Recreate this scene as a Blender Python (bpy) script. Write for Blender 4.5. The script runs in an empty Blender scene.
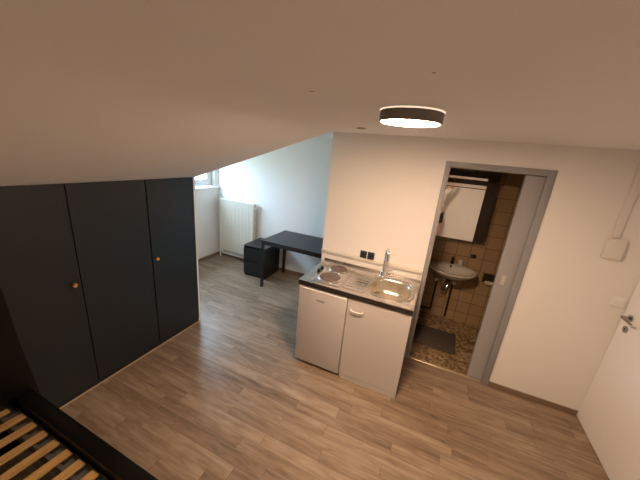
import bpy, bmesh, math, random
from mathutils import Vector, Matrix
random.seed(7)
PI = math.pi
col = bpy.context.scene.collection
sc = bpy.context.scene

# ------------------------------------------------------------------ materials
def mat(name, c=(.8, .8, .8), rough=.5, metal=0.0, bump=0.0, bscale=40, vary=0.0, vscale=5, spec=.5, emit=None, estr=0):
    m = bpy.data.materials.new(name); m.use_nodes = True
    nt = m.node_tree; b = nt.nodes['Principled BSDF']
    b.inputs['Base Color'].default_value = (*c, 1)
    b.inputs['Roughness'].default_value = rough
    b.inputs['Metallic'].default_value = metal
    b.inputs['Specular IOR Level'].default_value = spec
    tc = nt.nodes.new('ShaderNodeTexCoord')
    if vary:
        n = nt.nodes.new('ShaderNodeTexNoise'); n.inputs['Scale'].default_value = vscale; n.inputs['Detail'].default_value = 5
        nt.links.new(tc.outputs['Object'], n.inputs['Vector'])
        mx = nt.nodes.new('ShaderNodeMix'); mx.data_type = 'RGBA'
        mx.inputs[6].default_value = (*[x * (1 - vary) for x in c], 1)
        mx.inputs[7].default_value = (*[min(1, x * (1 + vary)) for x in c], 1)
        nt.links.new(n.outputs['Fac'], mx.inputs[0]); nt.links.new(mx.outputs[2], b.inputs['Base Color'])
    if bump:
        n = nt.nodes.new('ShaderNodeTexNoise'); n.inputs['Scale'].default_value = bscale; n.inputs['Detail'].default_value = 4
        nt.links.new(tc.outputs['Object'], n.inputs['Vector'])
        bp = nt.nodes.new('ShaderNodeBump'); bp.inputs['Strength'].default_value = bump; bp.inputs['Distance'].default_value = .002
        nt.links.new(n.outputs['Fac'], bp.inputs['Height']); nt.links.new(bp.outputs['Normal'], b.inputs['Normal'])
    if emit:
        b.inputs['Emission Color'].default_value = (*emit, 1); b.inputs['Emission Strength'].default_value = estr
    return m

def ramp(nt, stops):
    r = nt.nodes.new('ShaderNodeValToRGB')
    e = r.color_ramp.elements
    while len(e) < len(stops): e.new(.5)
    for i, (p, c) in enumerate(stops): e[i].position = p; e[i].color = (*c, 1)
    return r

def floor_mat():
    m = bpy.data.materials.new('laminate'); m.use_nodes = True
    nt = m.node_tree; N = nt.nodes; L = nt.links; b = N['Principled BSDF']
    g = N.new('ShaderNodeNewGeometry')
    sep = N.new('ShaderNodeSeparateXYZ'); L.new(g.outputs['Position'], sep.inputs[0])
    def math_(op, a, bb=None, c=None):
        n = N.new('ShaderNodeMath'); n.operation = op
        for i, v in enumerate((a, bb, c)):
            if v is None: continue
            if isinstance(v, (int, float)): n.inputs[i].default_value = v
            else: L.new(v, n.inputs[i])
        return n.outputs[0]
    W = .093
    yy = math_('ADD', sep.outputs['Y'], .566 + 40 * W)
    row = math_('FLOOR', math_('DIVIDE', yy, W))
    wn = N.new('ShaderNodeTexWhiteNoise'); wn.noise_dimensions = '1D'; L.new(row, wn.inputs['W'])
    off = math_('MULTIPLY', wn.outputs['Value'], 3.7)
    LEN = .78
    xx = math_('DIVIDE', math_('ADD', math_('ADD', sep.outputs['X'], 20), off), LEN)
    cell = math_('FLOOR', xx)
    cv = N.new('ShaderNodeCombineXYZ'); L.new(row, cv.inputs[0]); L.new(cell, cv.inputs[1])
    wn2 = N.new('ShaderNodeTexWhiteNoise'); wn2.noise_dimensions = '2D'; L.new(cv.outputs[0], wn2.inputs['Vector'])
    # grain : noise stretched along x, offset per block
    gv = N.new('ShaderNodeCombineXYZ')
    L.new(math_('ADD', math_('MULTIPLY', sep.outputs['X'], 2.2), math_('MULTIPLY', wn2.outputs['Value'], 37)), gv.inputs[0])
    L.new(math_('MULTIPLY', sep.outputs['Y'], 26), gv.inputs[1])
    L.new(math_('MULTIPLY', row, 3.1), gv.inputs[2])
    n1 = N.new('ShaderNodeTexNoise'); n1.inputs['Scale'].default_value = 1; n1.inputs['Detail'].default_value = 7; n1.inputs['Roughness'].default_value = .6
    L.new(gv.outputs[0], n1.inputs['Vector'])
    gv2 = N.new('ShaderNodeCombineXYZ')
    L.new(math_('ADD', math_('MULTIPLY', sep.outputs['X'], 2.6), math_('MULTIPLY', wn2.outputs['Value'], 91)), gv2.inputs[0])
    L.new(math_('MULTIPLY', sep.outputs['Y'], 12), gv2.inputs[1])
    n2 = N.new('ShaderNodeTexNoise'); n2.inputs['Scale'].default_value = 1.6; n2.inputs['Detail'].default_value = 3; n2.inputs['Distortion'].default_value = 1.2
    L.new(gv2.outputs[0], n2.inputs['Vector'])
    f = math_('ADD', math_('MULTIPLY', n1.outputs['Fac'], .62), math_('ADD', math_('MULTIPLY', wn2.outputs['Value'], .16), math_('MULTIPLY', n2.outputs['Fac'], .38)))
    r = ramp(nt, [(.32, (.105, .069, .044)), (.48, (.215, .150, .101)), (.60, (.290, .212, .146)), (.80, (.42, .33, .245))])
    L.new(f, r.inputs[0])
    # seams
    fy = math_('FRACT', math_('DIVIDE', yy, W)); fx = math_('FRACT', xx)
    sy = math_('LESS_THAN', fy, .022); sx = math_('LESS_THAN', fx, .005)
    seam = math_('MAXIMUM', sy, sx)
    mx = N.new('ShaderNodeMix'); mx.data_type = 'RGBA'; mx.blend_type = 'MULTIPLY'
    L.new(math_('MULTIPLY', seam, .45), mx.inputs[0]); L.new(r.outputs[0], mx.inputs[6]); mx.inputs[7].default_value = (.35, .3, .25, 1)
    L.new(mx.outputs[2], b.inputs['Base Color'])
    b.inputs['Roughness'].default_value = .36
    b.inputs['Specular IOR Level'].default_value = .5
    bp = N.new('ShaderNodeBump'); bp.inputs['Strength'].default_value = .25; bp.inputs['Distance'].default_value = .002
    L.new(n1.outputs['Fac'], bp.inputs['Height']); L.new(bp.outputs['Normal'], b.inputs['Normal'])
    return m

def tile_mat(name, ax):
    m = bpy.data.materials.new(name); m.use_nodes = True
    nt = m.node_tree; N = nt.nodes; L = nt.links; b = N['Principled BSDF']
    g = N.new('ShaderNodeNewGeometry'); sep = N.new('ShaderNodeSeparateXYZ'); L.new(g.outputs['Position'], sep.inputs[0])
    cv = N.new('ShaderNodeCombineXYZ'); L.new(sep.outputs[ax], cv.inputs[0]); L.new(sep.outputs['Z'], cv.inputs[1])
    mp = N.new('ShaderNodeMapping'); mp.inputs['Location'].default_value = (-1.358 + 2 * .155 * 5, -1.533 + .155 * 20, 0)
    L.new(cv.outputs[0], mp.inputs[0])
    br = N.new('ShaderNodeTexBrick'); br.offset = 0; br.inputs['Scale'].default_value = 1
    br.inputs['Brick Width'].default_value = .155; br.inputs['Row Height'].default_value = .155
    br.inputs['Mortar Size'].default_value = .0035; br.inputs['Mortar Smooth'].default_value = .2
    br.inputs['Color1'].default_value = (.46, .32, .17, 1); br.inputs['Color2'].default_value = (.41, .28, .145, 1)
    br.inputs['Mortar'].default_value = (.13, .085, .045, 1)
    L.new(mp.outputs[0], br.inputs['Vector'])
    L.new(br.outputs['Color'], b.inputs['Base Color'])
    b.inputs['Roughness'].default_value = .3
    bp = N.new('ShaderNodeBump'); bp.invert = True; bp.inputs['Strength'].default_value = .4; bp.inputs['Distance'].default_value = .003
    L.new(br.outputs['Fac'], bp.inputs['Height']); L.new(bp.outputs['Normal'], b.inputs['Normal'])
    return m

def pebble_mat():
    m = bpy.data.materials.new('pebble_floor'); m.use_nodes = True
    nt = m.node_tree; N = nt.nodes; L = nt.links; b = N['Principled BSDF']
    g = N.new('ShaderNodeNewGeometry')
    v = N.new('ShaderNodeTexVoronoi'); v.inputs['Scale'].default_value = 38
    L.new(g.outputs['Position'], v.inputs['Vector'])
    r = ramp(nt, [(0, (.10, .062, .033)), (.35, (.23, .145, .075)), (.7, (.38, .26, .135)), (1, (.5, .37, .22))])
    sp = N.new('ShaderNodeSeparateColor'); L.new(v.outputs['Color'], sp.inputs[0]); L.new(sp.outputs[0], r.inputs[0])
    L.new(r.outputs[0], b.inputs['Base Color']); b.inputs['Roughness'].default_value = .4
    return m

def slat_wood():
    m = bpy.data.materials.new('birch_slat'); m.use_nodes = True
    nt = m.node_tree; N = nt.nodes; L = nt.links; b = N['Principled BSDF']
    tc = N.new('ShaderNodeNewGeometry'); mp = N.new('ShaderNodeMapping'); mp.inputs['Scale'].default_value = (60, 3, 60)
    L.new(tc.outputs['Position'], mp.inputs[0])
    n = N.new('ShaderNodeTexNoise'); n.inputs['Scale'].default_value = 1.5; n.inputs['Detail'].default_value = 4; L.new(mp.outputs[0], n.inputs['Vector'])
    r = ramp(nt, [(.3, (.42, .25, .09)), (.7, (.58, .37, .15))]); L.new(n.outputs['Fac'], r.inputs[0])
    L.new(r.outputs[0], b.inputs['Base Color']); b.inputs['Roughness'].default_value = .38
    return m

def steel_mat(name, rough=.28, c=(.66, .63, .60), ax=(4, 220, 4)):
    m = bpy.data.materials.new(name); m.use_nodes = True
    nt = m.node_tree; N = nt.nodes; L = nt.links; b = N['Principled BSDF']
    b.inputs['Base Color'].default_value = (*c, 1); b.inputs['Metallic'].default_value = 1
    tc = N.new('ShaderNodeNewGeometry'); mp = N.new('ShaderNodeMapping'); mp.inputs['Scale'].default_value = ax
    L.new(tc.outputs['Position'], mp.inputs[0])
    n = N.new('ShaderNodeTexNoise'); n.inputs['Scale'].default_value = 1; n.inputs['Detail'].default_value = 3; L.new(mp.outputs[0], n.inputs['Vector'])
    r = ramp(nt, [(.2, (rough - .07,) * 3), (.8, (rough + .1,) * 3)]); L.new(n.outputs['Fac'], r.inputs[0]); L.new(r.outputs[0], b.inputs['Roughness'])
    return m

M = dict(
    wall=mat('wall_paint', (.88, .86, .83), .85, bump=.15, bscale=220, vary=.015, vscale=3),
    ceil=mat('ceiling_paint', (.88, .86, .84), .9, bump=.15, bscale=180, vary=.02, vscale=2),
    white=mat('white_paint', (.90, .89, .88), .45, vary=.01),
    pvc=mat('window_pvc', (.82, .83, .84), .35),
    enamel=mat('white_enamel', (.56, .535, .53), .38, bump=.08, bscale=300),
    cab=mat('white_cabinet', (.60, .57, .55), .45),
    greymel=mat('grey_plinth', (.62, .60, .58), .5),
    radi=mat('radiator_enamel', (.78, .75, .66), .4),
    frame=mat('grey_door_steel', (.30, .30, .31), .45, vary=.03),
    leaf=mat('grey_door_leaf', (.36, .36, .37), .5, vary=.03),
    ward=mat('wardrobe_charcoal', (.016, .022, .028), .32, bump=.25, bscale=120, spec=.38),
    plinthw=mat('wardrobe_base_strip', (.55, .44, .30), .5),
    black=mat('black_lacquer', (.012, .012, .014), .35),
    blackw=mat('black_brown_wood', (.014, .014, .016), .34, bump=.2, bscale=90, spec=.38),
    bedb=mat('bed_black', (.005, .0045, .004), .3, spec=.22),
    ledge=mat('ledge_grey', (.10, .095, .085), .5, vary=.2, vscale=20),
    slat=slat_wood(),
    knobw=mat('knob_wood', (.62, .33, .11), .4, vary=.1, vscale=60),
    steel=steel_mat('brushed_steel', .24),
    bowl=steel_mat('bowl_steel', .3, (.72, .66, .56)),
    chrome=mat('chrome', (.85, .85, .86), .09, 1),
    iron=mat('cast_iron_plate', (.16, .12, .095), .5, .25),
    fascia=mat('dark_worktop_edge', (.022, .017, .014), .5),
    duct=mat('duct_plastic', (.74, .70, .62), .5),
    clear=mat('translucent_plate', (.80, .765, .72), .45),
    socket=mat('socket_blueblack', (.016, .038, .052), .4),
    plastic=mat('white_plastic', (.93, .92, .90), .35),
    base=mat('baseboard_wood', (.235, .16, .105), .5, vary=.15, vscale=12),
    lampb=mat('lamp_grey', (.19, .165, .15), .5),
    handlem=mat('handle_metal', (.36, .34, .31), .25, 1),
    ringm=mat('lamp_ring', (.85, .82, .8), .5, emit=(1, .74, .56), estr=.9),
    diff=mat('lamp_diffuser', (.9, .9, .9), .5, emit=(1, .68, .45), estr=265),
    strip=mat('polished_strip', (.93, .92, .9), .12, 1),
    mirror=mat('mirror_glass', (.97, .97, .96), .02, 1),
    brown=mat('dark_brown_wood', (.035, .022, .013), .45, vary=.15, vscale=12),
    ceram=mat('ceramic', (.72, .68, .60), .12),
    rug=mat('bath_mat', (.085, .066, .055), .95, bump=.8, bscale=160),
    metal=mat('satin_metal', (.74, .72, .68), .42, .6),
    dmetal=mat('dark_metal', (.06, .05, .045), .35, .7),
    paper=mat('toilet_paper', (.74, .66, .54), .9),
    tilex=tile_mat('beige_tile_x', 'X'), tiley=tile_mat('beige_tile_y', 'Y'),
    pebble=pebble_mat(), floor=floor_mat(),
    skin=mat('skin', (.58, .34, .24), .55), shirt=mat('shirt_cotton', (.62, .60, .57), .9, bump=.4, bscale=60),
    shorts=mat('black_cotton', (.012, .012, .013), .9), hair=mat('hair', (.03, .02, .015), .7),
    eye=mat('eye', (.05, .03, .02), .1), lip=mat('lip', (.45, .18, .14), .5),
    spot=mat('ceiling_cover', (.42, .33, .27), .6), mark=mat('ceiling_mark', (.25, .2, .17), .9),
)
gl = bpy.data.materials.new('window_glass'); gl.use_nodes = True
nt = gl.node_tree; nt.nodes.clear()
o_ = nt.nodes.new('ShaderNodeOutputMaterial'); t_ = nt.nodes.new('ShaderNodeBsdfTransparent'); g_ = nt.nodes.new('ShaderNodeBsdfGlossy')
g_.inputs['Roughness'].default_value = .02; mx_ = nt.nodes.new('ShaderNodeMixShader'); mx_.inputs[0].default_value = .06
nt.links.new(t_.outputs[0], mx_.inputs[1]); nt.links.new(g_.outputs[0], mx_.inputs[2]); nt.links.new(mx_.outputs[0], o_.inputs[0])
M['glass'] = gl

# ------------------------------------------------------------------ helpers
def B(): return bmesh.new()
def box(bm, x0, x1, y0, y1, z0, z1, bev=0, seg=2):
    r = bmesh.ops.create_cube(bm, size=1)['verts']
    for v in r:
        v.co = Vector((x0 + (v.co.x + .5) * (x1 - x0), y0 + (v.co.y + .5) * (y1 - y0), z0 + (v.co.z + .5) * (z1 - z0)))
    if bev:
        es = list({e for v in r for e in v.link_edges})
        bmesh.ops.bevel(bm, geom=es, offset=bev, segments=seg, affect='EDGES', profile=.5)
def cyl(bm, p0, p1, r0, r1=None, n=24, caps=True):
    p0 = Vector(p0); p1 = Vector(p1); d = p1 - p0; r1 = r0 if r1 is None else r1
    q = Vector((0, 0, 1)).rotation_difference(d.normalized()).to_matrix()
    a = [bm.verts.new(p0 + q @ Vector((r0 * math.cos(2 * PI * i / n), r0 * math.sin(2 * PI * i / n), 0))) for i in range(n)]
    b = [bm.verts.new(p1 + q @ Vector((r1 * math.cos(2 * PI * i / n), r1 * math.sin(2 * PI * i / n), 0))) for i in range(n)]
    for i in range(n): bm.faces.new((a[i], a[(i + 1) % n], b[(i + 1) % n], b[i]))
    if caps: bm.faces.new(a[::-1]); bm.faces.new(b)
def lathe(bm, prof, c=(0, 0, 0), n=40):
    rings = []
    for r, z in prof:
        if r < 1e-6: rings.append([bm.verts.new((c[0], c[1], c[2] + z))])
        else: rings.append([bm.verts.new((c[0] + r * math.cos(2 * PI * i / n), c[1] + r * math.sin(2 * PI * i / n), c[2] + z)) for i in range(n)])
    for A, C in zip(rings, rings[1:]):
        for i in range(n):
            j = (i + 1) % n
            if len(A) == 1 and len(C) == 1: continue
            if len(A) == 1: bm.faces.new((A[0], C[j], C[i]))
            elif len(C) == 1: bm.faces.new((A[i], A[j], C[0]))
            else: bm.faces.new((A[i], A[j], C[j], C[i]))
def tube(bm, pts, r, n=12, caps=True):
    pts = [Vector(p) for p in pts]; rings = []
    prev = None
    for i, p in enumerate(pts):
        t = (pts[min(i + 1, len(pts) - 1)] - pts[max(i - 1, 0)]).normalized()
        if prev is None:
            u = t.cross(Vector((0, 0, 1)))
            if u.length < .1: u = t.cross(Vector((1, 0, 0)))
        else: u = prev - t * prev.dot(t)
        u.normalize(); prev = u; w = t.cross(u)
        rr = r if not isinstance(r, (list, tuple)) else r[i]
        rings.append([bm.verts.new(p + u * rr * math.cos(2 * PI * k / n) + w * rr * math.sin(2 * PI * k / n)) for k in range(n)])
    for A, C in zip(rings, rings[1:]):
        for k in range(n): bm.faces.new((A[k], A[(k + 1) % n], C[(k + 1) % n], C[k]))
    if caps: bm.faces.new(rings[0][::-1]); bm.faces.new(rings[-1])
def prism(bm, poly, axis, a, b):
    """poly in the two other axes, extruded along axis from a to b"""
    def P(u, v, w):
        return {'x': (w, u, v), 'y': (u, w, v), 'z': (u, v, w)}[axis]
    A = [bm.verts.new(P(u, v, a)) for u, v in poly]; C = [bm.verts.new(P(u, v, b)) for u, v in poly]
    n = len(poly)
    for i in range(n): bm.faces.new((A[i], A[(i + 1) % n], C[(i + 1) % n], C[i]))
    bm.faces.new(A[::-1]); bm.faces.new(C)
def obj(name, bm, m, parent=None, smooth=False, kind=None, label=None, cat=None, group=None):
    bmesh.ops.recalc_face_normals(bm, faces=bm.faces)
    me = bpy.data.meshes.new(name); bm.to_mesh(me); bm.free()
    me.materials.append(M[m] if isinstance(m, str) else m)
    if smooth:
        for p in me.polygons: p.use_smooth = True
        try: me.set_sharp_from_angle(angle=math.radians(38))
        except Exception: pass
    o = bpy.data.objects.new(name, me); col.objects.link(o)
    if parent is not None:
        o.parent = parent
        if any(abs(v) > 1e-9 for v in (*parent_world(parent),)):
            o.matrix_parent_inverse = world_of(parent).inverted()
    if kind: o['kind'] = kind
    if label: o['label'] = label
    if cat: o['category'] = cat
    if group: o['group'] = group
    return o
def world_of(o):
    m = Matrix.LocRotScale(o.location, o.rotation_euler, None)
    if o.parent: m = world_of(o.parent) @ o.matrix_parent_inverse @ m
    return m
def parent_world(o):
    w = world_of(o); return (*w.translation, *w.to_euler())
def thing(name, label, cat, loc=(0, 0, 0), rz=0, group=None):
    o = bpy.data.objects.new(name, None); col.objects.link(o); o.empty_display_size = .1
    o.location = loc; o.rotation_euler = (0, 0, rz); o['label'] = label; o['category'] = cat
    if group: o['group'] = group
    return o
def struct(name, bm, m, parent=None, label=None, smooth=False):
    return obj(name, bm, m, parent, smooth, None if parent else 'structure', label)

H = 2.22
XC = .288
def zs(x): return 1.668 + .355 * (x + 1.267)

# ------------------------------------------------------------------ setting
bm = B(); prism(bm, [(-2.72, -.6), (-2.05, -.6), (-2.05, -3.5), (2.62, -3.5), (2.62, .03), (0, .03), (0, 1.3), (-2.72, 1.3)], 'z', -.1, 0)
struct('floor', bm, 'floor')
bm = B(); box(bm, .001, 2.2, .0395, 1.2, -.1, -.001)
struct('floor_bathroom', bm, 'pebble')
bm = B(); prism(bm, [(-2.72, -.6), (XC, -.6), (XC, -3.5), (2.62, -3.5), (2.62, 1.3), (-2.72, 1.3)], 'z', H, H + .08)
struct('ceiling', bm, 'ceil')
bez = []                                   # plaster runs from the slope into the flat ceiling in a soft curve
for i in range(15):
    t = i / 14; bez.append(((1 - t) ** 2 * .05 + 2 * t * (1 - t) * XC + t * t * .526, (1 - t) ** 2 * zs(.05) + 2 * t * (1 - t) * H + t * t * (H - .0004)))
bm = B(); prism(bm, bez + [(.526, H + .0005), (XC, H + .0005), (XC, H + .08), (-2.05, zs(-2.05) + .08), (-2.05, zs(-2.05))], 'y', -3.5, -.6)
struct('ceiling_sloped', bm, 'ceil', smooth=True)
bm = B(); prism(bm, [(-2.72, 0), (-1.285, 0), (-1.285, zs(-1.285)), (XC, H), (-2.72, H)], 'y', -.5995, -.575)
struct('wall_cheek', bm, 'wall')
# kitchen wall with door opening; right side has a slot for the sliding leaf
bm = B()
box(bm, -.05, 1.055, 0, .1, 0, H); box(bm, 1.055, 1.7535, 0, .1, 1.992, H)
box(bm, 1.7535, 2.62, 0, .0265, 0, H); box(bm, 1.7535, 2.62, .076, .1, 0, H)
struct('wall_back', bm, 'wall')
bm = B(); box(bm, -.05, 0, .1, 1.2, 0, H); struct('wall_nook_side', bm, 'wall')
bm = B(); box(bm, -2.72, 0, 1.2, 1.3, 0, H); struct('wall_nook_back', bm, 'wall')
bm = B()
WY0, WY1, WZ0, WZ1 = -.42, 1.11, 1.285, 2.1
box(bm, -2.8, -2.62, -.6, 1.2, 0, WZ0); box(bm, -2.8, -2.62, -.6, 1.2, WZ1, H)
box(bm, -2.8, -2.62, -.6, WY0, WZ0, WZ1); box(bm, -2.8, -2.62, WY1, 1.2, WZ0, WZ1)
struct('wall_nook_left', bm, 'wall')
bm = B(); box(bm, -2.1, -1.9, -3.5, -.6, 0, 1.6); struct('wall_left', bm, 'wall')
bm = B(); prism(bm, [(-2.1, 0), (2.62, 0), (2.62, H), (XC, H), (-2.1, zs(-2.1))], 'y', -3.5, -3.4); struct('wall_rear', bm, 'wall')
bm = B(); box(bm, 2.5, 2.6, -3.4, -.885, 0, H); box(bm, 2.5, 2.6, -.885, 0, 2.03, H); box(bm, 2.54, 2.6, -.885, 0, 0, 2.03)
struct('wall_right', bm, 'wall')
# bathroom shell
bm = B(); box(bm, .03, 2.17, 1.13, 1.19, 0, H); struct('wall_bathroom_back', bm, 'tilex')
bm = B(); box(bm, 0, .03, .1, 1.19, 0, H); struct('wall_bathroom_left', bm, 'tiley')
bm = B(); box(bm, 2.14, 2.2, .1, 1.13, 0, H); struct('wall_bathroom_right', bm, 'tiley')

# baseboards
bm = B(); box(bm, 1.808, 2.498, -.012, 0, 0, .055, .003); struct('baseboard_back', bm, 'base')
bm = B(); box(bm, -2.62, -.05, 1.188, 1.2, 0, .055, .003); struct('baseboard_nook', bm, 'base')
bm = B(); box(bm, -2.62, -2.608, -.57, 1.188, 0, .055, .003); struct('baseboard_nook_left', bm, 'base')
bm = B(); box(bm, -.062, -.05, -.012, 1.188, 0, .055, .003); box(bm, -.05, -.003, -.012, 0, 0, .055, .003); struct('baseboard_nook_side', bm, 'base')
bm = B(); box(bm, 2.488, 2.5, -3.4, -.95, 0, .055, .003); struct('baseboard_right', bm, 'base')
# threshold strip
bm = B(); prism(bm, [(.020, .0), (.052, .0), (.047, .005), (.025, .005)], 'x', 1.056, 1.749)
struct('trim_1', bm, mat('threshold_metal', (.52, .43, .30), .35, .6))
# door frame of the bathroom: steel channel around the opening
bm = B()
box(bm, 1.017, 1.06, -.012, .112, 0, 2.04, .003); box(bm, 1.752, 1.806, -.012, .027, 0, 2.04, .003)
box(bm, 1.752, 1.806, .0755, .112, 0, 2.04, .003); box(bm, 1.06, 1.752, -.012, .027, 1.990, 2.04, .003); box(bm, 1.06, 1.752, .0755, .112, 1.990, 2.04, .003)
struct('trim_2', bm, 'frame', smooth=True)
# sliding leaf
bm = B(); box(bm, 1.622, 2.3, .032, .070, .008, 1.985, .003)
leaf = struct('door_1', bm, 'leaf')
bm = B(); box(bm, 1.662, 1.698, .022, .032, 1.035, 1.125, .004); box(bm, 1.671, 1.689, .0205, .0225, 1.05, 1.11, .0008)
h = obj('door_pull', bm, 'metal', leaf)
bm = B(); cyl(bm, (1.68, .0205, 1.06), (1.68, .0195, 1.06), .004); obj('pull_screw', bm, 'dmetal', h)
# entrance door
bm = B(); box(bm, 2.5005, 2.538, -.88, -.004, .006, 2.02, .002)
door = struct('door_2', bm, 'white')
bm = B(); cyl(bm, (2.5, -.1, 1.04), (2.492, -.1, 1.04), .026); cyl(bm, (2.5, -.1, .945), (2.492, -.1, .945), .026)
rs = obj('door_rosette', bm, 'handlem', door, True)
bm = B(); cyl(bm, (2.4918, -.1, .95), (2.4905, -.1, .95), .005); box(bm, 2.4905, 2.4918, -.103, -.097, .934, .948)
obj('keyhole', bm, 'black', rs)
bm = B(); tube(bm, [(2.493, -.1, 1.04), (2.455, -.1, 1.04), (2.448, -.104, 1.04), (2.445, -.115, 1.04), (2.445, -.22, 1.04)], [.010, .010, .0105, .0105, .0095], 14)
obj('door_handle', bm, 'handlem', door, True)
bm = B(); box(bm, 2.487, 2.5, -.94, -.884, 0, 2.08, .002); box(bm, 2.487, 2.5, -.884, 0, 2.031, 2.08, .002)
struct('trim_3', bm, 'white')

# window
bm = B()
X0, X1 = -2.755, -2.69
def frm(bm, x0, x1, y0, y1, z0, z1, w, wb=None, bev=.004):
    wb = wb or w
    box(bm, x0, x1, y0, y1, z0, z0 + wb, bev); box(bm, x0, x1, y0, y1, z1 - w, z1, bev)
    box(bm, x0, x1, y0, y0 + w, z0 + wb, z1 - w, bev); box(bm, x0, x1, y1 - w, y1, z0 + wb, z1 - w, bev)
frm(bm, X0, X1, WY0, WY1, WZ0 + .012, WZ1, .055); ymid = (WY0 + WY1) / 2
struct('window_1', bm, 'pvc', smooth=True)
win = bpy.data.objects['window_1']
for y0, y1 in ((WY0 + .045, ymid - .002), (ymid + .002, WY1 - .045)):
    bm = B(); frm(bm, X1 - .03, X1 + .018, y0, y1, WZ0 + .055, WZ1 - .045, .078)
    s = obj('window_sash', bm, 'pvc', win, True)
    bm = B(); box(bm, -2.70, -2.694, y0 + .07, y1 - .07, WZ0 + .125, WZ1 - .115); obj('window_pane', bm, 'glass', s)
bm = B(); box(bm, X1 + .018, X1 + .028, ymid + .03, ymid + .056, 1.62, 1.69, .003); tube(bm, [(X1 + .028, ymid + .043, 1.66), (X1 + .055, ymid + .043, 1.66), (X1 + .06, ymid + .043, 1.65), (X1 + .06, ymid + .043, 1.55)], .008)
obj('window_handle', bm, 'plastic', win, True)
bm = B(); box(bm, -2.69, -2.585, -.57, 1.198, WZ0 - .03, WZ0 + .002, .006); struct('window_sill', bm, 'white')
bpy.data.objects['window_sill'].name = 'trim_4'

# ------------------------------------------------------------------ wardrobe
w = thing('wardrobe', 'tall charcoal wardrobe with wooden knobs built under the sloping ceiling', 'wardrobe', (-1.58, -1.97, 0))
XF = -1.267
bm = B()
prism(bm, [(-1.86, .0), (XF - .022, .0), (XF - .022, zs(XF) - .006), (-1.86, zs(-1.86) - .006)], 'y', -3.35, -.603)
obj('body', bm, 'blackw', w)
ys = [-.612, -1.118, -1.68, -2.24, -2.80, -3.34]
for i in range(5):
    y1, y0 = ys[i] - .003, ys[i + 1] + .003
    bm = B(); dz = .012
    pr = .005 if i == 0 else 0
    box(bm, XF - .019 + pr, XF + pr, y0, y1, .05, zs(XF) - .003, .0025)
    d = obj('door', bm, 'ward', w)
    side = {0: -1, 1: 1, 2: 1, 3: 1, 4: -1}[i]
    if i in (1,): continue
    ky = (y0 + .022) if side < 0 else (y1 - .055)
    bm = B(); cyl(bm, (XF + pr, ky, .95), (XF + .024 + pr, ky, .95), .006, .008)
    k = obj('knob', bm, 'black', d, True, label='dark knob stem')
    bm = B(); tube(bm, [(XF + .022 + pr, ky, .95), (XF + .028 + pr, ky, .95), (XF + .04 + pr, ky, .95), (XF + .046 + pr, ky, .95)], [.009, .0145, .0155, .012], 20)
    obj('knob_cap', bm, 'knobw', k, True, label='wooden knob cap')
bm = B(); box(bm, XF - .02, XF - .006, -3.34, -.612, 0, .047); obj('plinth', bm, 'blackw', w)
bm = B(); box(bm, XF - .0055, XF + .003, -3.34, -.612, 0, .009, .001); obj('base_strip', bm, 'plinthw', w, label='thin light wood strip at the foot')

# ------------------------------------------------------------------ kitchenette
KX, KW, KH = -0.004, 1.019, .893
wt = thing('kitchen_worktop', 'stainless steel worktop with two hotplates and sink over the fridge', 'worktop', (.5, -.3, .848))
bm = B(); prism(bm, [(KX, -.623), (KX + KW, -.623), (KX + KW, -.003), (.992, -.003), (.992, -.585), (.585, -.585), (.585, -.003), (KX, -.003)], 'z', .846, KH - .0045); obj('countertop', bm, 'fascia', wt, label='dark front edge')
# steel top with bowl hole
bx0, bx1, by0, by1 = .602, .966, -.535, -.130
bm = B()
def loop(pts, z): 
    vs = [bm.verts.new((x, y, z)) for x, y in pts]
    return vs, [bm.edges.new((vs[i], vs[(i + 1) % len(vs)])) for i in range(len(vs))]
def rrect(x0, x1, y0, y1, r, n=8):
    p = []
    for cx, cy, a in ((x1 - r, y1 - r, 0), (x0 + r, y1 - r, 90), (x0 + r, y0 + r, 180), (x1 - r, y0 + r, 270)):
        for i in range(n + 1):
            t = math.radians(a + 90 * i / n); p.append((cx + r * math.cos(t), cy + r * math.sin(t)))
    return p
T = KH
o1, e1 = loop(rrect(KX, KX + KW, -.623, -.003, .004, 2), T)
h1, e2 = loop(rrect(bx0, bx1, by0, by1, .135), T)
bmesh.ops.triangle_fill(bm, edges=e1 + e2, use_beauty=True)
o0 = [bm.verts.new((v.co.x, v.co.y, T - .005)) for v in o1]
for i in range(len(o1)): bm.faces.new((o1[i], o1[(i + 1) % len(o1)], o0[(i + 1) % len(o1)], o0[i]))
# pressed ridges : hob field border, drainer field border, drainer ribs, wall upstand
def ridge(pts, r=.005, closed=True):
    P = [(x, y, T) for x, y in pts]
    if closed: P.append(P[0]); P.append(P[1])
    tube(bm, P, r, 8, not closed)
ridge(rrect(.105, .365, -.575, -.065, .03, 5))
ridge(rrect(.382, .588, -.555, -.065, .03, 5), .0045)
for k in range(7):
    y = -.19 - k * .05
    ridge([(.41, y), (.43, y), (.545, y), (.562, y)], .004, False)
ridge(rrect(bx0 - .016, bx1 + .018, by0 - .016, by1 + .022, .15, 8), .005)
box(bm, KX, KX + KW, -.014, -.003, T, T + .018, .003)
obj('steel_top', bm, 'steel', wt, True)
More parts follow.
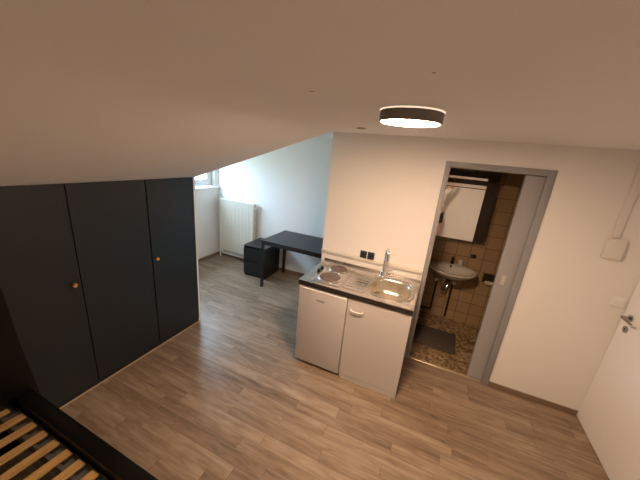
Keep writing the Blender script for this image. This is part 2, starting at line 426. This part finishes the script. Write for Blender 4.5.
# bowl
bm = B(); rings = []
for dz, s, rr in ((0, 0, .135), (-.004, .004, .132), (-.02, .010, .127), (-.09, .018, .122), (-.125, .032, .112), (-.145, .06, .09), (-.15, .09, .065)):
    rings.append([bm.verts.new((x, y, T + dz)) for x, y in rrect(bx0 + s, bx1 - s, by0 + s, by1 - s, rr)])
for A, C in zip(rings, rings[1:]):
    for i in range(len(A)): bm.faces.new((A[i], A[(i + 1) % len(A)], C[(i + 1) % len(A)], C[i]))
bm.faces.new(rings[-1])
bowl = obj('sink_bowl', bm, 'bowl', wt, True)
bm = B(); lathe(bm, [(.0, .004), (.012, .004), (.02, .003), (.03, .006), (.035, .002), (.035, 0)], (.79, -.315, T - .1495)); obj('drain', bm, 'chrome', bowl, True)
bm = B(); box(bm, .76, .93, -.098, -.086, T + .0005, T + .006, .002); obj('soap_ledge', bm, 'steel', wt, True)
for cx, cy, r in ((.228, -.432, .100), (.231, -.196, .084)):
    bm = B(); lathe(bm, [(r + .014, 0), (r + .013, .005), (r + .007, .010), (r, .010), (r, .003)], (cx, cy, T)); ring = obj('hotplate_ring', bm, 'chrome', wt, True, label='chrome hotplate ring')
    bm = B(); lathe(bm, [(r - .001, .002), (r - .001, .013), (r - .006, .016), (.024, .016), (.022, .0145), (0, .0145)], (cx, cy, T)); obj('hotplate', bm, 'iron', ring, True)
for cx, cy in ((.078, -.36), (.078, -.28)):
    bm = B(); lathe(bm, [(.019, 0), (.019, .006), (.016, .009), (.0155, .022), (.013, .025), (0, .025)], (cx, cy, T + .0005), 24); box(bm, cx - .003, cx + .003, cy - .014, cy + .014, T + .024, T + .031, .001)
    obj('knob', bm, 'black', wt, True)
# faucet
bm = B(); fx, fy = .660, -.098
lathe(bm, [(.0, 0), (.034, 0), (.034, .008), (.029, .014), (.027, .05), (.016, .068), (0, .068)], (fx, fy, T + .001), 28)
fa = obj('faucet', bm, 'chrome', wt, True)
bm = B(); pts = [(fx, fy, T + .06), (fx, fy, T + .14), (fx, fy, T + .250)]
dx, dy = .36, -.93
for i in range(1, 13):
    a = PI * i / 12; rr = .050
    pts.append((fx + dx * rr * (1 - math.cos(a)), fy + dy * rr * (1 - math.cos(a)), T + .250 + rr * math.sin(a)))
pts.append((fx + dx * .100, fy + dy * .100, T + .20))
tube(bm, pts, .0125, 16); obj('spout', bm, 'chrome', fa, True)
bm = B(); tube(bm, [(fx + .016, fy - .002, T + .042), (fx + .035, fy + .004, T + .055), (fx + .095, fy + .012, T + .10)], [.009, .007, .006], 10); obj('faucet_lever', bm, 'chrome', fa, True)

# fridge
fr = thing('refrigerator', 'small white undercounter fridge beneath the two hotplates', 'fridge', (.237, -.3, 0))
bm = B(); box(bm, .004, .470, -.565, -.03, .012, .843, .004); obj('body', bm, 'enamel', fr)
bm = B(); box(bm, .003, .470, -.617, -.570, .026, .815, .010, 3); fd = obj('door', bm, 'enamel', fr, True)
bm = B(); prism(bm, [(-.570, .817), (-.570, .842), (-.596, .842), (-.615, .828), (-.619, .817)], 'x', .003, .470); obj('top_trim', bm, 'plastic', fr)
bm = B(); random.seed(3)
x = .186
for wd in (.011, .010, .012, .010, .010, .011, .010):           # small dark raised maker's lettering
    box(bm, x, x + .0025, -.6182, -.6165, .722, .736); box(bm, x + .0025, x + wd - .003, -.6182, -.6165, .7325, .736); box(bm, x + .0025, x + wd - .003, -.6182, -.6165, .722, .7245)
    box(bm, x + wd - .0045, x + wd - .002, -.6182, -.6165, .722, .736)
    x += wd + .001
obj('badge', bm, 'dmetal', fd)
bm = B(); box(bm, .02, .455, -.56, -.53, 0, .013); obj('foot', bm, 'black', fr)
bm = B(); box(bm, .02, .455, -.1, -.06, 0, .013); obj('foot', bm, 'black', fr)
# base cabinet
cb = thing('base_cabinet', 'white base cabinet with bow handle underneath the sink', 'cabinet', (.744, -.3, 0))
bm = B(); box(bm, .474, .490, -.595, -.01, .0, .844); box(bm, .997, 1.013, -.595, -.01, 0, .844); box(bm, .490, .997, -.58, -.01, .07, .086); box(bm, .490, .997, -.02, -.01, .086, .844)
obj('body', bm, 'cab', cb)
bm = B(); box(bm, .478, 1.012, -.615, -.597, .052, .84, .0025); cd = obj('door', bm, 'cab', cb)
bm = B(); tube(bm, [(.515, -.615, .744), (.516, -.632, .742), (.528, -.638, .740), (.568, -.639, .738), (.608, -.638, .740), (.620, -.632, .742), (.621, -.615, .744)], .0052, 12); obj('handle', bm, 'plastic', cd, True, label='bow handle')
bm = B(); box(bm, .492, 1.012, -.6135, -.598, 0, .049, .001); obj('plinth', bm, 'greymel', cb)

# trunking + sockets
tr = thing('cable_trunking', 'cream horizontal cable trunking on the wall above the worktop', 'trunking', (.48, -.01, .975))
bm = B(); box(bm, -.046, .998, -.028, -.0005, .978, 1.013, .003); box(bm, -.046, .998, -.0315, -.027, .984, 1.006, .001); obj('duct', bm, 'duct', tr, True)
bm = B(); box(bm, .998, 1.012, -.032, -.0005, .975, 1.015, .003); obj('end_cap', bm, 'duct', tr, True)
bm = B(); box(bm, .974, .986, -.012, -.0005, .920, .973, .002); obj('drop_duct', bm, 'duct', tr, True)
so = thing('double_socket', 'pair of dark wall sockets in white frames above the worktop', 'socket', (.46, -.01, 1.05))
bm = B(); box(bm, .384, .544, -.0335, -.0316, 1.010, 1.100, .0008); box(bm, .392, .536, -.0315, -.0005, 1.0145, 1.09); obj('frame', bm, 'clear', so)
for x0 in (.390, .468):
    bm = B(); box(bm, x0, x0 + .069, -.039, -.0337, 1.016, 1.094, .004); s = obj('socket', bm, 'socket', so, True)
    bm = B(); cyl(bm, (x0 + .0345, -.0392, 1.054), (x0 + .0345, -.0402, 1.054), .022); obj('socket_well', bm, 'black', s, True)

# ------------------------------------------------------------------ ceiling lamp
lp = thing('ceiling_lamp', 'round grey ceiling lamp with a glowing warm white disc', 'lamp', (.840, -1.33, H))
LC = (.840, -1.33, H)
bm = B(); lathe(bm, [(0, -.0005), (.141, -.0005), (.141, -.005), (0, -.005)], LC, 64); obj('mounting_ring', bm, 'ringm', lp, True, label='white glowing rim against the ceiling')
bm = B(); lathe(bm, [(.130, -.0055), (.1385, -.0055), (.138, -.046), (.135, -.050), (.1295, -.050), (.1295, -.044), (.130, -.040), (.130, -.0055)], LC, 64); obj('lamp_body', bm, 'lampb', lp, True, label='grey outer ring')
bm = B(); lathe(bm, [(0, -.0525), (.11, -.052), (.126, -.050), (.129, -.048), (.129, -.042), (0, -.042)], LC, 64); obj('diffuser', bm, 'diff', lp, True, label='glowing disc')
bm = B(); lathe(bm, [(0, -.010), (.02, -.010), (.034, -.007), (.038, -.0005), (0, -.0005)], (.392, -.57, H - .0065), 28)
obj('ceiling_cover', bm, 'spot', None, True, label='small round cover on the ceiling near the wall corner', cat='cover')

for mx0, my0, ml, ma in ((.529, -1.717, .012, .3), (.957, -1.921, .005, 0), (.60, -1.0, .009, .8)):
    bm = B(); prism(bm, [(mx0 + ml * math.cos(t * PI / 5) * math.cos(ma) - .3 * ml * math.sin(t * PI / 5) * math.sin(ma), my0 + ml * math.cos(t * PI / 5) * math.sin(ma) + .3 * ml * math.sin(t * PI / 5) * math.cos(ma)) for t in range(10)], 'z', H - .0012, H - .0002)
    obj('paint_scuff', bm, 'mark', bpy.data.objects['ceiling'], label='small dark scuff')
# ------------------------------------------------------------------ junction box, duct, switch
jb = thing('junction_box', 'square whitish junction box on the wall by the entrance door', 'junction box', (2.285, -.01, 1.52))
bm = B(); box(bm, 2.232, 2.338, -.028, -.0005, 1.445, 1.595, .005); obj('box', bm, 'clear', jb, True)
bm = B(); box(bm, 2.229, 2.341, -.033, -.0285, 1.442, 1.598, .004); obj('lid', bm, 'clear', jb, True)
bm = B(); box(bm, 2.245, 2.292, -.018, -.0005, 1.5965, H - .001, .002)
obj('wall_duct', bm, 'clear', None, True, label='narrow vertical cable duct rising from the junction box', cat='cable duct')
sw = thing('light_switch', 'white rocker light switch beside the entrance door handle', 'switch', (2.443, -.01, 1.11))
bm = B(); box(bm, 2.400, 2.486, -.009, -.0005, 1.068, 1.150, .003); obj('plate', bm, 'plastic', sw, True)
bm = B(); prism(bm, [(-.0095, 1.081), (-.0095, 1.137), (-.017, 1.137), (-.012, 1.081)], 'x', 2.413, 2.473); obj('rocker', bm, 'plastic', sw)

# ------------------------------------------------------------------ radiator
rd = thing('radiator', 'cream panel radiator on the nook wall beside the window sill', 'radiator', (-2.13, 1.15, 0))
bm = B()
x0, x1 = -2.52, -1.785
poly = []; n = 24; pw = (x1 - x0 - .02) / n
poly.append((x0, 1.125)); poly.append((x0, 1.105))
for i in range(n):
    a = x0 + .01 + i * pw
    poly += [(a, 1.105), (a + pw * .2, 1.096), (a + pw * .8, 1.096), (a + pw, 1.105)]
poly += [(x1, 1.105), (x1, 1.125)]
prism(bm, poly, 'z', .16, 1.085); obj('front_panel', bm, 'radi', rd)
bm = B(); box(bm, x0, x1, 1.150, 1.165, .16, 1.085, .004); obj('rear_panel', bm, 'radi', rd)
bm = B(); box(bm, x0 - .004, x1 + .004, 1.094, 1.168, 1.086, 1.098, .003); obj('top_cover', bm, 'radi', rd)
for xx in (x0 - .006, x1 + .001):
    bm = B(); box(bm, xx, xx + .005, 1.094, 1.168, .15, 1.0855, .001); obj('side_cover', bm, 'radi', rd)
bm = B(); tube(bm, [(x0 + .03, 1.137, .14), (x0 + .03, 1.137, .09), (x0 + .04, 1.137, .075), (x1 - .05, 1.137, .075), (x1 - .03, 1.137, .085), (x1 - .03, 1.137, .14)], .011, 12)
tube(bm, [(x0 + .005, 1.137, .12), (x0 - .02, 1.137, .1), (x0 - .02, 1.137, .0)], .011, 12); obj('pipe', bm, 'white', rd, True)
for xx in (x0 + .12, x1 - .12):
    bm = B(); box(bm, xx, xx + .03, 1.1655, 1.1995, .25, .95); obj('bracket', bm, 'radi', rd)
bm = B(); cyl(bm, (x1 + .006, 1.137, 1.02), (x1 + .05, 1.137, 1.02), .017, .02); obj('valve', bm, 'plastic', rd, True)

# ------------------------------------------------------------------ desk, drawer unit
dk = thing('desk', 'black desk with thin square legs standing in the nook', 'desk', (-.63, .84, 0))
bm = B(); box(bm, -1.205, -.068, .502, 1.182, .722, .742, .002); obj('tabletop', bm, 'blackw', dk)
bm = B(); box(bm, -1.16, -.112, .505, .523, .680, .7215); box(bm, -1.16, -.112, 1.16, 1.178, .680, .7215); box(bm, -1.203, -1.185, .545, 1.14, .680, .7215); box(bm, -.088, -.070, .545, 1.14, .680, .7215)
obj('apron', bm, 'black', dk)
for x in (-1.203, -.108):
    for y in (.505, 1.142): bm = B(); box(bm, x, x + .037, y, y + .037, 0, .7215, .002); obj('leg', bm, 'black', dk)
du = thing('drawer_unit', 'low black two-drawer chest between radiator and desk', 'drawer unit', (-1.475, .94, 0), .03)
bm = B(); X, Y = -1.475, .94
def rotbox(bm, *a, **k):
    b0 = len(bm.verts); box(bm, *a, **k)
# built around the unit's own origin, then turned with it
def local(name, m, args, par, bev=.002, smooth=False):
    bm = B()
    for a in args: box(bm, *a, bev)
    bmesh.ops.recalc_face_normals(bm, faces=bm.faces)
    me = bpy.data.meshes.new(name); bm.to_mesh(me); bm.free(); me.materials.append(M[m])
    o = bpy.data.objects.new(name, me); col.objects.link(o); o.parent = par
    return o
local('side', 'blackw', [(-.195, -.180, -.215, .235, 0, .505)], du); local('side', 'blackw', [(.180, .195, -.215, .235, 0, .505)], du)
local('back', 'blackw', [(-.18, .18, .225, .233, .02, .505)], du); local('plinth', 'blackw', [(-.18, .18, -.205, -.19, 0, .045)], du)
local('top', 'blackw', [(-.20, .20, -.235, .237, .505, .522)], du)
for z0, z1 in ((.05, .263), (.277, .485)):
    d = local('drawer', 'blackw', [(-.196, .196, -.234, -.217, z0, z1), (-.175, .175, -.216, .2, z0 + .02, z1 - .05)], du)

# ------------------------------------------------------------------ bed
bd = thing('bed_frame', 'black bed frame with tall headboard in front of the wardrobe', 'bed', (-.2, -2.57, 0))
BX0, BX1, BY1, BY0 = -1.205, .62, -2.1, -3.06
bm = B(); prism(bm, [(BY0, .02), (-2.062, .02), (-2.062, .26), (-2.075, .42), (-2.10, .75), (-2.112, 1.1), (-2.125, 1.2), (-2.15, 1.235), (BY0 + .03, 1.235), (BY0, 1.2)], 'x', BX0, BX0 + .048); obj('headboard', bm, 'bedb', bd, True)
bm = B(); box(bm, BX1 - .035, BX1, BY0, BY1, .02, .52, .012, 3); obj('footboard', bm, 'bedb', bd, True)
for y0, y1 in ((BY1 - .082, BY1 - .001), (BY0 + .001, BY0 + .082)):
    bm = B(); box(bm, BX0 + .050, BX1 - .037, y0, y1, .17, .385, .006, 2); obj('side_rail', bm, 'bedb', bd, True)
for x in (BX0 + .055, BX1 - .10):
    for y in (BY1 - .075, BY0 + .02): bm = B(); box(bm, x, x + .055, y, y + .055, 0, .169, .003); obj('leg', bm, 'bedb', bd)
sb = thing('slatted_bed_base', 'slatted bed base of bent birch slats lying in the black bed frame', 'bed slats', (-.2, -2.57, .25))
for y0, y1 in ((-2.27, -2.186), (-2.975, -2.89)):
    bm = B(); box(bm, -1.15, .57, y0, y1, .24, .315, .003); obj('side_beam', bm, 'ledge', sb)
sx = [-1.142] + [-1.016 + i * .1165 for i in range(16)]
for i, x in enumerate(sx):
    if x > .54: break
    bm = B(); n = 14; wd = .052; ya, yb = -2.200, -2.955
    if i == 0: ya, yb = -2.225, -2.955
    vs = []
    for k in range(n + 1):
        t = k / n; y = ya + (yb - ya) * t; z = .326 + .012 * math.sin(PI * t)
        vs.append([bm.verts.new((xx, y, z + dz)) for xx, dz in ((x - wd / 2, 0), (x + wd / 2, 0), (x + wd / 2, .008), (x - wd / 2, .008))])
    for A, C in zip(vs, vs[1:]):
        for q in range(4): bm.faces.new((A[q], A[(q + 1) % 4], C[(q + 1) % 4], C[q]))
    bm.faces.new(vs[0]); bm.faces.new(vs[-1][::-1])
    s = obj('slat', bm, 'slat', sb)
    for y0, y1 in ((-2.246, -2.206), (-2.950, -2.91)):
        bm = B(); box(bm, x - .022, x + .040, y0, y1, .3155, .3255); obj('slat_holder', bm, 'black', s)

# ------------------------------------------------------------------ bathroom
mc = thing('mirror_cabinet', 'dark brown mirror cabinet hanging above the bathroom basin', 'cabinet', (1.1, 1.07, 1.06))
bm = B(); box(bm, .64, 1.60, .975, 1.128, 1.160, 1.945, .002); obj('body', bm, 'brown', mc)
bm = B(); box(bm, .80, 1.482, .950, .9745, 1.160, 1.773, .001); m1 = obj('mirror_door', bm, 'mirror', mc)
bm = B(); box(bm, .80, 1.484, .949, .9745, 1.779, 1.818, .002); obj('top_strip', bm, 'strip', mc, label='white strip above the mirror')
bm = B(); box(bm, .80, 1.479, .935, .9745, 1.870, 1.900, .003); obj('lamp_strip', bm, 'strip', mc, label='white lamp cover strip')
# basin
wb = thing('wash_basin', 'white oval wash basin on the tiled bathroom wall', 'basin', (1.26, .93, .8))
bm = B(); n = 48
def bring(rx, ry, cy, z):
    out = []
    for i in range(n):
        a = 2 * PI * i / n; x = 1.333 + 1.14 * rx * math.cos(a); s = math.sin(a)
        y = cy - .02 + 1.08 * ry * s * (1 if s < 0 else .8)
        out.append(bm.verts.new((x, min(y, 1.128), z)))
    return out
R_ = [bring(.06, .05, .98, .66), bring(.12, .11, .97, .672), bring(.20, .175, .955, .715), bring(.238, .222, .94, .765), bring(.246, .234, .94, .785), bring(.240, .228, .94, .795), bring(.222, .205, .945, .795),
      bring(.205, .17, .925, .785), bring(.17, .135, .92, .735), bring(.10, .08, .92, .695), bring(.02, .02, .92, .69)]
for A, C in zip(R_, R_[1:]):
    for i in range(n): bm.faces.new((A[i], A[(i + 1) % n], C[(i + 1) % n], C[i]))
bm.faces.new(R_[0]); bm.faces.new(R_[-1]); obj('bowl', bm, 'ceram', wb, True)
bm = B(); cyl(bm, (1.325, 1.052, .778), (1.325, 1.030, .772), .011); obj('overflow', bm, 'black', wb)
bm = B(); lathe(bm, [(0, 0), (.02, 0), (.02, .05), (.012, .06), (0, .06)], (1.333, 1.095, .797), 20)
tube(bm, [(1.333, 1.09, .84), (1.333, 1.04, .86), (1.333, 1.0, .855), (1.333, .99, .845)], .009, 10); cyl(bm, (1.333, 1.095, .857), (1.333, 1.095, .89), .016, .014); obj('tap', bm, 'dmetal', wb, True)
bm = B(); tube(bm, [(1.275, .96, .675), (1.275, .96, .53), (1.28, .965, .475), (1.30, .98, .455), (1.325, 1.0, .475), (1.335, 1.02, .53), (1.335, 1.06, .55), (1.335, 1.129, .55)], .019, 14)
lathe(bm, [(.02, 0), (.028, .004), (.028, .07), (.02, .075)], (1.275, .96, .55), 20); obj('siphon', bm, 'chrome', wb, True)
for x in (1.195, 1.405):
    bm = B(); cyl(bm, (x, 1.129, .565), (x, 1.06, .565), .015); cyl(bm, (x, 1.055, .565), (x, 1.02, .565), .026, .022); tube(bm, [(x, 1.08, .575), (x, 1.07, .64), (x + (.04 if x < 1.25 else -.04), 1.07, .72)], .007, 8)
    obj('angle_valve', bm, 'metal', wb, True)
pp = thing('wall_pipes', 'dark vertical heating pipes on the tiles below the basin', 'pipes', (1.3, 1.1, 0))
bm = B(); tube(bm, [(1.40, 1.112, .545), (1.40, 1.112, .03)], .013, 12); obj('pipe', bm, 'dmetal', pp, True)
bm = B(); tube(bm, [(1.205, 1.112, .545), (1.205, 1.112, .10), (1.185, 1.112, .08), (.70, 1.112, .08)], .013, 12); obj('pipe', bm, 'dmetal', pp, True)
bm = B(); lathe(bm, [(0, 0), (.026, 0), (.030, .07), (.027, .07), (.023, .006), (0, .006)], (1.425, 1.09, .7955), 24)
obj('toothbrush_cup', bm, 'ceram', None, True, label='small white cup at the back rim of the wash basin', cat='cup')
bm = B(); box(bm, 1.525, 1.588, 1.118, 1.1295, .915, .962, .005); box(bm, 1.528, 1.577, 1.112, 1.118, .918, .95, .003)
obj('soap_dish', bm, 'dmetal', None, True, label='small dark metal fitting on the tiles right of the basin', cat='fitting')
tp = thing('toilet_roll_holder', 'dark toilet roll holder on the tiles beside the sliding door', 'roll holder', (1.78, 1.1, .67))
bm = B(); box(bm, 1.715, 1.875, 1.1165, 1.1295, .63, .75, .003); prism(bm, [(1.1165, .745), (1.05, .73), (1.04, .685), (1.045, .685), (1.056, .725), (1.1165, .738)], 'x', 1.72, 1.87); obj('cover', bm, 'dmetal', tp)
bm = B(); cyl(bm, (1.745, 1.068, .655), (1.855, 1.068, .655), .028, n=28); cyl(bm, (1.732, 1.068, .655), (1.868, 1.068, .655), .006); obj('roll', bm, 'paper', tp, True)
bm = B(); box(bm, .98, 1.53, .33, .745, 0, .016, .006); bmesh.ops.rotate(bm, verts=bm.verts, cent=(1.25, .5, 0), matrix=Matrix.Rotation(-.03, 3, 'Z'))
obj('bath_mat', bm, 'rug', None, True, label='dark brown bath mat on the pebble patterned floor', cat='mat')

# ------------------------------------------------------------------ photographer, seen in the bathroom mirror
def skin(name, verts, edges, m, parent, root=0, sub=2):
    me = bpy.data.meshes.new(name); me.from_pydata([v[:3] for v in verts], edges, []); me.update()
    o = bpy.data.objects.new(name, me); col.objects.link(o)
    md = o.modifiers.new('skin', 'SKIN'); md.use_smooth_shade = True
    for i, v in enumerate(verts):
        r = v[3] if isinstance(v[3], tuple) else (v[3], v[3])
        me.skin_vertices[0].data[i].radius = r
    me.skin_vertices[0].data[root].use_root = True
    s = o.modifiers.new('sub', 'SUBSURF'); s.levels = sub; s.render_levels = sub
    me.materials.append(M[m]); o.parent = parent; o.matrix_parent_inverse = world_of(parent).inverted()
    return o
PX, PY = 1.01, -2.99
pe = thing('person', 'person in pale T-shirt and black shorts holding a phone up, glimpsed in the mirror', 'person', (PX, PY, 0))
V = []; E = []
def nv(x, y, z, r, prev=None):
    V.append((PX + x, PY + y, z, r))
    if prev is not None: E.append((prev, len(V) - 1))
    return len(V) - 1
pel = nv(0, 0, .93, (.14, .11)); wai = nv(0, .0, 1.08, (.125, .095), pel); ch = nv(0, -.01, 1.26, (.15, .11), wai); up = nv(0, -.01, 1.38, (.10, .08), ch)
nk = nv(0, .005, 1.46, (.052, .055), up); jaw = nv(0, .03, 1.53, (.058, .07), nk); hd = nv(0, .02, 1.60, (.073, .09), jaw); tp_ = nv(0, .01, 1.67, (.06, .075), hd)
for s in (-1, 1):
    hip = nv(s * .09, 0, .86, .088, pel); kn = nv(s * .10, .01, .48, .055, hip); cf = nv(s * .10, -.01, .33, .055, kn); an = nv(s * .10, -.01, .08, .036, cf); ft = nv(s * .105, .06, .035, (.04, .03), an); nv(s * .11, .15, .025, (.04, .022), ft)
    sh = nv(s * .17, 0, 1.38, .06, up)
    hx = .10 + s * .085
    el = nv(s * .24 + .02, .10, 1.57, .04, sh)
    wr = nv(hx, .175, 1.86, .027, el); pm = nv(hx - s * .004, .185, 1.925, (.032, .018), wr)
body = skin('body', V, E, 'skin', pe)
# fingers wrap the phone's edges
for s in (-1, 1):
    hx = PX + .10 + s * .085
    for k, (dz, ln) in enumerate(((-.012, .036), (.006, .042), (.024, .044), (.042, .038))):
        z = 1.925 + dz
        skin('finger', [(hx, PY + .186, z - .01, .009), (hx - s * .004, PY + .216, z + .004, .0085), (hx - s * .026, PY + .219, z + .006, .0075)], [(0, 1), (1, 2)], 'skin', pe, sub=1)
    skin('thumb', [(hx - s * .004, PY + .185, 1.915, .011), (hx - s * .028, PY + .178, 1.945, .009), (hx - s * .046, PY + .183, 1.965, .008)], [(0, 1), (1, 2)], 'skin', pe, sub=1)
# clothes
V = []; E = []
a = nv(0, 0, .90, (.155, .125)); b = nv(0, 0, 1.08, (.142, .112), a); c = nv(0, -.01, 1.26, (.165, .125), b); d = nv(0, -.01, 1.385, (.115, .092), c)
for s in (-1, 1): e = nv(s * .17, 0, 1.385, .075, d); nv(s * .225 + .01, .06, 1.50, .062, e)
skin('t_shirt', V, E, 'shirt', pe)
V = []; E = []
a = nv(0, 0, .92, (.15, .12))
for s in (-1, 1): e = nv(s * .095, 0, .82, .105, a); nv(s * .105, 0, .56, .088, e)
skin('shorts', V, E, 'shorts', pe)
V = []; E = []
a = nv(0, -.02, 1.60, (.078, .085)); b = nv(0, -.005, 1.68, (.075, .09), a); nv(0, .03, 1.69, (.06, .06), b)
skin('hair', V, E, 'hair', pe)
for s in (-1, 1):
    bm = B(); bmesh.ops.create_uvsphere(bm, u_segments=12, v_segments=8, radius=.011, matrix=Matrix.Translation((PX + s * .03, PY + .103, 1.605))); obj('eye', bm, 'eye', pe, True)
    skin('ear', [(PX + s * .074, PY + .01, 1.58, .010), (PX + s * .080, PY + .0, 1.61, .013)], [(0, 1)], 'skin', pe, sub=1)
    V = []; E = []
    a = nv(s * .105, -.03, .04, (.045, .038)); b = nv(s * .108, .06, .034, (.047, .032), a); nv(s * .112, .16, .03, (.045, .026), b)
    skin('shoe', V, E, 'black', pe)
skin('nose', [(PX, PY + .105, 1.60, .007), (PX, PY + .118, 1.575, .012)], [(0, 1)], 'skin', pe, sub=1)
skin('mouth', [(PX - .02, PY + .098, 1.545, .005), (PX, PY + .104, 1.545, .007), (PX + .02, PY + .098, 1.545, .005)], [(0, 1), (1, 2)], 'lip', pe, sub=1)

# ------------------------------------------------------------------ camera
cam = bpy.data.cameras.new('camera'); co = bpy.data.objects.new('camera', cam); col.objects.link(co)
r_ = Vector((0.91173668, 0.40122091, 0.0880796)); u_ = Vector((-0.19612276, 0.23677469, 0.95156377)); f_ = Vector((-0.36093226, 0.88485, -0.29456472))
loc = Vector((1.0311, -2.7387, 2.0082))
mw = Matrix.Identity(4)
for i in range(3): mw[i][0] = r_[i]; mw[i][1] = u_[i]; mw[i][2] = -f_[i]; mw[i][3] = loc[i]
co.matrix_world = mw
cam.sensor_width = 36; cam.lens = 36 * 281.0658 / 640; cam.clip_start = .01; cam.clip_end = 200
sc.camera = co
# the phone in the hands, just behind its own lens
bm = B(); box(bm, -.078, .078, -.038, .038, .012, .020, .003)
ph = obj('phone', bm, 'black', None, True, label='black phone held up in both hands by the person', cat='phone')
ph.matrix_world = mw @ Matrix.Translation((-.01, -.03, .0))

# ------------------------------------------------------------------ light
wd = bpy.data.worlds.new('world'); sc.world = wd; wd.use_nodes = True
nt = wd.node_tree; bg = nt.nodes['Background']
tc = nt.nodes.new('ShaderNodeTexCoord'); sp = nt.nodes.new('ShaderNodeSeparateXYZ'); nt.links.new(tc.outputs['Generated'], sp.inputs[0])
r = ramp(nt, [(.45, (.10, .13, .10)), (.51, (.22, .28, .31)), (.68, (.44, .63, .83)), (.95, (.60, .82, 1.05))])
mr = nt.nodes.new('ShaderNodeMapRange'); mr.inputs[1].default_value = -1; mr.inputs[2].default_value = 1; nt.links.new(sp.outputs['Z'], mr.inputs[0]); nt.links.new(mr.outputs[0], r.inputs[0])
nt.links.new(r.outputs[0], bg.inputs['Color']); bg.inputs['Strength'].default_value = 39
pl = bpy.data.lights.new('window_portal', 'AREA'); pl.shape = 'RECTANGLE'; pl.size = WZ1 - WZ0 - .05; pl.size_y = WY1 - WY0 - .05
pl.cycles.is_portal = True
po = bpy.data.objects.new('window_portal', pl); col.objects.link(po)
po.location = (-2.79, (WY0 + WY1) / 2, (WZ0 + WZ1) / 2); po.rotation_euler = (0, -PI / 2, 0)

sc.view_settings.view_transform = 'Standard'; sc.view_settings.look = 'None'; sc.view_settings.gamma = 1
sc.view_settings.exposure = 0
try: sc.view_settings.use_curve_mapping = False
except Exception: pass
